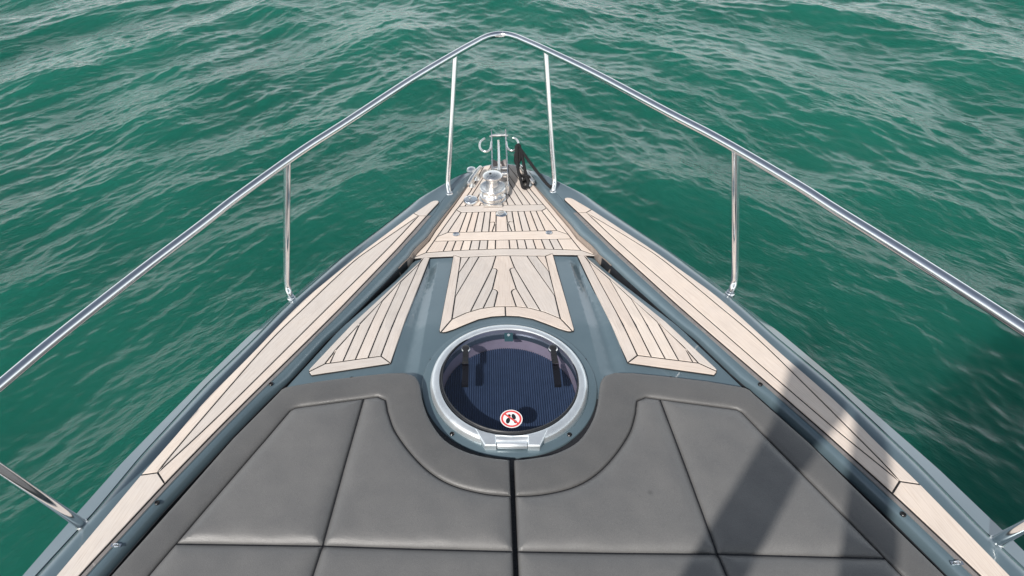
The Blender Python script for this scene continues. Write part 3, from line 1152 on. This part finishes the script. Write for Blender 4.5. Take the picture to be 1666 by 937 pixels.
# two latch handles
for hx, lean in ((-0.165, 0.0), (0.180, 0.004)):
    hy = 1.783
    ob = MB().lathe([(0.019, 0.028), (0.019, 0.035), (0.016, 0.039), (0.0, 0.040)], (hx, hy, 0), 24).build('latch_knob', STEEL, hatch)
    mb = MB()
    mb.lathe([(0.0145, 0.0395), (0.0145, 0.0425), (0.011, 0.0445), (0.0, 0.0445)], (hx, hy, 0), 20)
    mb.add([(hx - 0.011, hy - 0.004, 0.030), (hx + 0.011, hy - 0.004, 0.030), (hx + 0.013 + lean, hy - 0.076, 0.030), (hx - 0.013 + lean, hy - 0.076, 0.030),
            (hx - 0.009, hy - 0.004, 0.044), (hx + 0.009, hy - 0.004, 0.044), (hx + 0.0105 + lean, hy - 0.073, 0.040), (hx - 0.0105 + lean, hy - 0.073, 0.040)],
           [(3, 2, 1, 0), (4, 5, 6, 7), (0, 1, 5, 4), (1, 2, 6, 5), (2, 3, 7, 6), (3, 0, 4, 7)])
    mb.build('latch_handle', BLACK, ob)
    mb = MB()
    mb.box((hx + lean * 1.6, hy - 0.115, 0.006), (0.025, 0.105, 0.016))  # black bar under the glass standing in for the handle's shadow
    mb.build('latch_shadow_strip', BLACK, ob)
mb = MB().box((0.008, 1.852, 0.0295), (0.034, 0.046, 0.003))
lk = mb.build('lock_plate', plain('lock_plate_teal', (0.02, 0.06, 0.075), 0.35), hatch)
MB().lathe([(0.006, 0.031), (0.006, 0.0325), (0.0, 0.033)], (0.008, 1.862, 0), 14).build('lock_cap', ALU, lk)
# sticker: white disc, red ring, two black footprints, red bar
SC = (0.005, 1.4455)


def disc(r0, r1, z, n=48):
    if r0 == 0:
        v = [(SC[0] + r1 * math.cos(2 * math.pi * k / n), SC[1] + r1 * math.sin(2 * math.pi * k / n), z) for k in range(n)]
        return v, [tuple(range(n))]
    v = [(SC[0] + r * math.cos(2 * math.pi * k / n), SC[1] + r * math.sin(2 * math.pi * k / n), z) for r in (r0, r1) for k in range(n)]
    return v, [(k, n + k, n + (k + 1) % n, (k + 1) % n) for k in range(n)]


v, f = disc(0, 0.0400, 0.0279)
st = mesh_obj('sticker', v, f, WHITE_PRINT, hatch)
v, f = disc(0.0295, 0.0365, 0.0283)
mesh_obj('red_ring', v, f, RED_PRINT, st)


def foot(cx, cy, tilt, s=1.0):
    v, f = [], []
    for part in ((0.0, 0.006, 0.0064, 0.0112), (0.0, -0.0135, 0.0050, 0.0062)):
        ox, oy, rx, ry = part
        k0 = len(v)
        for k in range(20):
            a = 2 * math.pi * k / 20
            x, y = (ox + rx * math.cos(a)) * s, (oy + ry * math.sin(a)) * s
            v.append((SC[0] + cx + x * math.cos(tilt) - y * math.sin(tilt), SC[1] + cy + x * math.sin(tilt) + y * math.cos(tilt), 0.0283 if oy > 0 else 0.0281))
        f.append(tuple(range(k0, k0 + 20)))
    return v, f


for cx, cy, tilt, s in ((-0.0105, -0.002, math.pi + R(-12), 1.15), (0.0105, 0.002, R(14), 1.15)):
    v, f = foot(cx, cy, tilt, s)
    mesh_obj('footprint', v, f, BLACK, st)
a = R(-42)
dx, dy = math.cos(a), math.sin(a)
v = [(SC[0] + s * 0.031 * dx - t * 0.0032 * dy, SC[1] + s * 0.031 * dy + t * 0.0032 * dx, 0.0287) for s, t in ((-1, -1), (1, -1), (1, 1), (-1, 1))]
mesh_obj('red_bar', v, [(0, 1, 2, 3)], RED_PRINT, st)
# hinge at the aft edge
mb = MB()
pl = [(-0.127, 1.400), (-0.090, 1.326), (-0.0505, 1.326), (-0.0505, 1.364), (0.0580, 1.364), (0.0580, 1.326), (0.0985, 1.326), (0.134, 1.398), (0.08, 1.378), (0.005, 1.368), (-0.07, 1.378)]
hg = slab('hinge_plate', ccw(pl), lambda x, y: 0.0, 0.036, 0.004, ALU, hatch, cham=0.004)
MB().lathe([(0.0, -0.052), (0.0115, -0.052), (0.0130, -0.050), (0.0130, 0.050), (0.0115, 0.052), (0.0, 0.052)], (0.004, 1.338, 0.0215), 24, 'X').build('hinge_barrel', ALU, hg)
mb = MB().box((0.004, 1.3555, 0.018), (0.104, 0.012, 0.012))
mb.build('hinge_slot', RUBBER, hg)

# ------------------------------------------------------------------ sunpad cushions
out_arc = [(0.007, 1.2595), (0.076, 1.2685), (0.151, 1.289), (0.228, 1.337), (0.285, 1.421), (0.3155, 1.503), (0.328, 1.560), (0.339, 1.600), (0.358, 1.628), (0.398, 1.6445)]
out_r = fair(out_arc, 4) + [(0.464, 1.6425), (0.583, 1.626), (0.725, 1.602), (0.820, 1.580), (0.848, 1.572), (0.863, 1.560), (0.872, 1.540), (0.985, 1.335), (1.103, 1.075), (1.207, 0.852), (1.36, 0.52), (1.53, 0.10), (0.007, 0.10)]
bol_arc = [(0.007, 1.1265), (0.092, 1.1335), (0.190, 1.1600), (0.268, 1.2065), (0.340, 1.2800), (0.405, 1.3720), (0.438, 1.4500), (0.4465, 1.4800), (0.455, 1.5110)]
bol_r = fair(bol_arc, 5) + [(0.487, 1.5275), (0.535, 1.5190), (0.765, 1.4790), (0.790, 1.4740), (0.806, 1.4610), (0.862, 1.3400), (0.988, 1.0770), (1.048, 0.9480), (1.085, 0.8700), (1.24, 0.52), (1.42, 0.10)]


def pad(name, poly, mat, parent, edge, rise, rad, puff, free_bot=0.0, step=0.016):
    """stuffed panel: creased down to 'edge' along its border and swelling to edge + rise + puff inside"""
    P = clean(dens_poly(inset(ccw(poly), 0.0008), step), 1e-4)
    n = len(P)
    A = np.array(P)
    g = []
    for d in (0.0015, 0.004, 0.008, 0.014, 0.022):
        q = np.array(inset(P, d))
        ok = (border_dist(q, A) > d * 0.8) & np.array([inside(tuple(t), P) for t in q])
        g.append(q[ok])
    g.append(grid_in(P, step, 0.028))
    g = np.concatenate(g)
    v2, tr = tri_fill([tuple(q) for q in P] + [tuple(q) for q in g], n)
    V = np.array(v2)
    d = border_dist(V, A)
    t = np.clip(d / rad, 0, 1)
    u = np.clip(d / 0.13, 0, 1)
    z = edge + rise * np.sqrt(np.clip(1 - (1 - t) ** 2, 0, 1)) + puff * (u * (2 - u))
    # soft unevenness of the filling
    w = np.clip(d / 0.03, 0, 1)
    z += w * (0.0012 * np.sin(V[:, 0] * 17 + 1.3 * np.sin(V[:, 1] * 11)) * np.sin(V[:, 1] * 14 + 0.7) + 0.0006 * np.sin(V[:, 0] * 43 + V[:, 1] * 31))
    v = [(x, y, zz) for (x, y), zz in zip(v2, z)]
    f = list(tr)
    k = len(v)
    v += [(x, y, free_bot) for x, y in P]
    for i in range(n):
        j = (i + 1) % n
        f.append((k + i, k + j, j, i))
    o = mesh_obj(name, v, f, mat, parent)
    o.data.shade_smooth()
    bm = bmesh.new()
    bm.from_mesh(o.data)
    for e in bm.edges:
        if len(e.link_faces) == 2 and e.calc_face_angle(0) > R(80):
            e.smooth = False
    bm.to_mesh(o.data)
    bm.free()
    return o


for sx, label in ((1, 'grey quilted sunpad cushion with forked shadow, right of the centre seam'), (-1, 'grey quilted sunpad cushion in full sun, left of the centre seam')):
    m = (lambda l: l) if sx > 0 else mir
    cu = thing('sunpad_cushion', (sx * 0.6, 1.0, 0.0), label, 'cushion', 'sunpad cushions')
    bol = bol_r + [(1.53, 0.10)] + out_r[:-2][::-1]
    pad('bolster', m(bol), VINYL_DARK, cu, 0.0455, 0.012, 0.020, 0.005)
    inner = bol_r + [(0.007, 0.10)]
    diag = [(0.5385, 1.5185), (0.562, 1.25), (0.5855, 0.951), (0.596, 0.87), (0.66, 0.10)]
    hor = [(0.007, 0.944), (0.3, 0.9455), (0.5855, 0.949), (1.05, 0.946)]
    for q in split_all(inner, [diag, hor]):
        pad('quilted_panel', m(q), VINYL, cu, 0.041, 0.025, 0.055, 0.004)
    base = [(0.0, 1.30)] + [(x - 0.004 if x > 0.8 else x - 0.018 if y < 1.55 else x + 0.004, y + (0.034 if x < 0.27 else 0.018 if x < 0.3 else 0.0)) for x, y in out_r[1:-2]] + [(1.5, 0.12), (0.0, 0.12)]  # black sheet added so the gaps round the pads carry dark shade
    slab('gap_shade_sheet', m(base), lambda x, y: 0.0, 0.0035, 0.001, BLACK, cu)
    # welt: piping thread with the crease shade put into its black
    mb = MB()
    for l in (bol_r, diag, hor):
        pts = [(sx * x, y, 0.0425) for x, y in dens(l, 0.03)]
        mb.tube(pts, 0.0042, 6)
    mb.build('welt_crease_shade', BLACK, cu)

# ------------------------------------------------------------------ bow rail
rail = thing('bow_rail', (0, 2.96, 0.02), 'polished steel bow rail on six stanchions running round the foredeck', 'railing')
rp = [(0.0, 3.390, 0.70), (0.045, 3.378, 0.70), (0.085, 3.342, 0.70), (0.125, 3.290, 0.70), (0.220, 3.163, 0.698), (0.430, 2.880, 0.685), (0.672, 2.515, 0.668), (0.826, 2.283, 0.659), (1.0, 1.985, 0.645), (1.078, 1.832, 0.638), (1.215, 1.575, 0.626), (1.352, 1.297, 0.614), (1.433, 1.115, 0.605), (1.505, 0.95, 0.598), (1.67, 0.62, 0.59), (2.00, -0.2, 0.57)]
path = catmull(mir(rp[1:])[::-1] + rp, 10)
MB().tube(path, 0.0165, 20).build('top_rail', STEEL, rail)


def stanchion(pts, r=0.0145):
    p = catmull(pts, 8)
    o = MB().tube(p, r, 16).build('stanchion', STEEL, rail)
    b = Vector(pts[0])
    MB().lathe([(0.0205, -0.010), (0.0205, -0.001), (0.0185, 0.003), (0.0168, 0.005), (0.0162, 0.010), (0.0, 0.010)], b, 20).build('stanchion_base', STEEL, o)


for s in (1, -1):
    stanchion([(s * 0.277, 2.960, 0.006), (s * 0.283, 2.975, 0.030), (s * 0.284, 2.998, 0.080), (s * 0.262, 3.050, 0.28), (s * 0.222, 3.158, 0.690)], 0.0135)
    stanchion([(s * 0.968, 2.139, 0.000), (s * 0.974, 2.145, 0.024), (s * 0.978, 2.164, 0.070), (s * 0.952, 2.186, 0.22), (s * 0.864, 2.217, 0.648)], 0.0145)
    stanchion([(s * 1.420, 1.030, 0.000), (s * 1.424, 1.022, 0.06), (s * 1.447, 0.985, 0.32), (s * 1.493, 0.958, 0.594)], 0.0165)

# ------------------------------------------------------------------ windlass
WX, WY = -0.044, 2.945
WZ = fore_z(0, WY) + 0.008
wl = thing('windlass', (WX, WY, WZ), 'chrome vertical anchor windlass on the planked foredeck', 'windlass')
mb = MB()
mb.lathe([(0.074, 0), (0.074, 0.012), (0.066, 0.018), (0.060, 0.019)], (WX, WY, WZ), 40)
mb.box((WX, WY - 0.052, WZ + 0.006), (0.10, 0.05, 0.012))
mb.build('base_plate', STEEL2, wl)
gy = MB().lathe([(0.060, 0.018), (0.070, 0.026), (0.071, 0.036), (0.062, 0.044), (0.056, 0.052), (0.060, 0.062), (0.069, 0.070), (0.070, 0.078), (0.066, 0.083), (0.055, 0.084), (0.046, 0.079), (0.036, 0.080)], (WX, WY, WZ), 40).build('chain_gypsy', STEEL2, wl)
for k in range(10):
    a = 2 * math.pi * k / 10
    MB().box((WX + 0.061 * math.cos(a), WY + 0.061 * math.sin(a), WZ + 0.052), (0.012, 0.010, 0.016), Matrix.Rotation(a, 3, 'Z')).build('gypsy_tooth', STEEL2, gy)
MB().lathe([(0.037, 0.079), (0.034, 0.095), (0.033, 0.110), (0.037, 0.126), (0.044, 0.136), (0.047, 0.140)], (WX, WY, WZ), 36).build('capstan_drum', STEEL2, wl)
cap = MB().lathe([(0.046, 0.139), (0.0515, 0.144), (0.0520, 0.150), (0.046, 0.156), (0.030, 0.161), (0.010, 0.163), (0.0, 0.163)], (WX, WY, WZ), 36).build('cap', STEEL2, wl)
MB().lathe([(0.007, 0.162), (0.007, 0.1645), (0.004, 0.165), (0.0, 0.164)], (WX - 0.012, WY - 0.004, WZ), 12).build('lever_socket', BLACK, cap)
mb = MB().box((0.028, 3.015, fore_z(0, 3.0) + 0.03), (0.035, 0.05, 0.05))
mb.tube([(0.01, 2.99, WZ + 0.03), (0.03, 3.0, WZ + 0.045), (0.045, 3.01, WZ + 0.03)], 0.007, 10)
mb.build('chain_stripper', STEEL2, wl)

# ------------------------------------------------------------------ bow roller with its rope horns
br = thing('bow_roller', (-0.004, 3.2, -0.02), 'stainless bow roller with twin cheek plates and curled rope horns over the stem', 'bow roller')
for sx in (-0.0445, 0.0375):
    pl = [(2.985, 0.0), (3.005, 0.070), (3.06, 0.098), (3.42, 0.110), (3.452, 0.118), (3.455, 0.128), (3.43, 0.122), (3.10, 0.112), (3.0, 0.085)]
    pl = [(2.985, -0.02), (3.012, 0.092), (3.07, 0.106), (3.42, 0.112), (3.447, 0.130), (3.455, 0.126), (3.440, 0.095), (3.38, 0.066), (3.22, 0.050), (3.12, -0.02)]
    t = 0.0032
    v = [(sx - t, y, z) for y, z in pl] + [(sx + t, y, z) for y, z in pl]
    n = len(pl)
    f = [tuple(range(n))[::-1], tuple(range(n, 2 * n))] + [(i, (i + 1) % n, n + (i + 1) % n, n + i) for i in range(n)]
    mb = MB().add(v, f)
    ck = mb.build('cheek_plate', STEEL2, br, ang=20)
    MB().lathe([(0.006, -0.006), (0.006, 0.006), (0.0, 0.008)], (sx + (0.006 if sx > 0 else -0.006), 3.41, 0.105), 12, 'X').build('bolt', STEEL2, ck)
MB().tube([(-0.0445, 3.412, 0.108), (0.0375, 3.412, 0.108)], 0.0085, 14).build('cross_bar', STEEL2, br)
MB().tube([(-0.005, 3.385, 0.088), (-0.006, 3.20, 0.094), (-0.008, 3.06, 0.098), (-0.010, 3.036, 0.094)], [0.0075, 0.008, 0.008, 0.011], 12).build('retaining_bar', STEEL2, br)
for ry, mat, rr in ((3.195, GREY_ROLLER, 0.036),):
    MB().lathe([(0.0, -0.036), (rr, -0.036), (rr * 0.72, -0.012), (rr * 0.66, 0.0), (rr * 0.72, 0.012), (rr, 0.036), (0.0, 0.036)], (-0.0035, ry, 0.035), 24, 'X').build('roller', mat, br)
for ry in (3.10, 3.045):
    MB().lathe([(0.0, -0.037), (0.011, -0.037), (0.011, -0.012), (0.007, -0.010), (0.007, 0.010), (0.011, 0.012), (0.011, 0.037), (0.0, 0.037)], (-0.0035, ry, 0.072), 16, 'X').build('guide_pin', STEEL2, br)
mb = MB().box((-0.0035, 3.06, -0.012), (0.075, 0.16, 0.006))
mb.build('roller_bed', STEEL2, br)
hornL = [(-0.046, 3.350, 0.100), (-0.050, 3.290, 0.100), (-0.058, 3.258, 0.100), (-0.074, 3.242, 0.100), (-0.094, 3.248, 0.100), (-0.109, 3.275, 0.100), (-0.114, 3.318, 0.100), (-0.106, 3.362, 0.100), (-0.090, 3.388, 0.100), (-0.082, 3.392, 0.101)]
hornR = [(0.039, 3.345, 0.100), (0.041, 3.290, 0.100), (0.050, 3.258, 0.100), (0.066, 3.244, 0.100), (0.085, 3.250, 0.100), (0.100, 3.278, 0.100), (0.107, 3.320, 0.100), (0.101, 3.362, 0.100), (0.088, 3.385, 0.100), (0.079, 3.390, 0.101)]
for h in (hornL, hornR):
    MB().tube(catmull(h, 6), 0.0068, 12).build('rope_horn', STEEL2, br)

# ------------------------------------------------------------------ mooring cleats
def cleat(s, label):
    a, b = Vector((s * 0.176, 3.022, 0.022)), Vector((s * 0.108, 3.188, 0.030))
    c = thing('mooring_cleat', (s * 0.142, 3.09, -0.03), label, 'cleat', 'mooring cleats by the stem')
    d = b - a
    p = [a, a + d * 0.08 + Vector((0, 0, 0.006)), a + d * 0.3 + Vector((0, 0, 0.012)), a + d * 0.5 + Vector((0, 0, 0.012)), a + d * 0.7 + Vector((0, 0, 0.012)), a + d * 0.92 + Vector((0, 0, 0.006)), b]
    MB().tube(catmull(p, 5), [0.0075] * 3 + [0.0115] * (len(catmull(p, 5)) - 6) + [0.0075] * 3, 14).build('cleat_horn', STEEL2, c)
    for t in (0.3, 0.68):
        q = a + d * t
        z0 = fore_z(0, q.y) + 0.008
        MB().tube([(q.x, q.y, z0), (q.x, q.y, z0 + 0.006), (q.x, q.y, q.z * 0.4 + z0 * 0.6), (q.x, q.y, q.z + 0.010)], [0.021, 0.018, 0.010, 0.010], 14).build('cleat_foot', STEEL2, c)


cleat(-1, 'chrome mooring cleat left of the windlass, bare of rope')
cleat(1, 'chrome mooring cleat right of the windlass, wrapped in black rope')

# ------------------------------------------------------------------ rope
rope = thing('mooring_rope', (0.13, 3.1, 0.0), 'black mooring rope looped from the bow roller horn round the cleat and over the side', 'rope')


def strand(name, pts, r=0.0075, per=10, amp=0.0):
    p = catmull(pts, per)
    q = []
    for k, a in enumerate(p):
        q.append(a + Vector((random.uniform(-1, 1), random.uniform(-1, 1), random.uniform(-1, 1))) * amp)
    # two twisted yarns
    mb = MB()
    for ph in (0, math.pi * 2 / 3, math.pi * 4 / 3):
        yarn = []
        for k, a in enumerate(q):
            t = (q[min(k + 1, len(q) - 1)] - q[max(k - 1, 0)]).normalized()
            u = t.cross(Vector((0.3, 0.2, 1))).normalized()
            w = t.cross(u)
            an = ph + k * 1.15
            yarn.append(a + (u * math.cos(an) + w * math.sin(an)) * r * 0.48)
        mb.tube(yarn, r * 0.62, 8)
    mb.build(name, ROPE, rope, ang=80)


strand('hauling_part', [(0.101, 3.262, 0.112), (0.112, 3.255, 0.108), (0.150, 3.180, 0.085), (0.205, 3.075, 0.052), (0.262, 2.985, 0.022), (0.300, 3.06, -0.02), (0.36, 3.10, -0.20), (0.42, 3.2, -0.6), (0.46, 3.3, -1.55)], 0.0085, 16)
strand('standing_part', [(0.098, 3.275, 0.115), (0.096, 3.235, 0.110), (0.095, 3.17, 0.085), (0.099, 3.10, 0.055), (0.110, 3.05, 0.030), (0.120, 3.015, 0.005), (0.135, 3.02, -0.005)], 0.0085, 14)
strand('loop', [(0.112, 3.25, 0.108), (0.120, 3.22, 0.098), (0.127, 3.17, 0.080), (0.134, 3.11, 0.058), (0.142, 3.06, 0.040), (0.150, 3.035, 0.020), (0.143, 3.02, 0.000)], 0.0085, 14)
strand('loop', [(0.092, 3.225, 0.100), (0.086, 3.19, 0.085), (0.090, 3.155, 0.070), (0.104, 3.16, 0.075), (0.112, 3.20, 0.09), (0.104, 3.235, 0.105), (0.09, 3.215, 0.1), (0.088, 3.165, 0.082), (0.102, 3.14, 0.065)], 0.009, 12, 0.002)
strand('cleat_turns', [(0.125, 3.05, 0.03), (0.150, 3.07, 0.040), (0.158, 3.10, 0.026), (0.128, 3.11, 0.012), (0.120, 3.08, 0.035), (0.146, 3.05, 0.052), (0.168, 3.06, 0.020), (0.150, 3.09, 0.0), (0.125, 3.07, 0.0), (0.118, 3.03, 0.01)], 0.0075, 12)
strand('knot', [(0.100, 3.275, 0.118), (0.092, 3.262, 0.11), (0.096, 3.25, 0.098), (0.110, 3.256, 0.100), (0.112, 3.272, 0.112), (0.102, 3.280, 0.118)], 0.0085, 8)
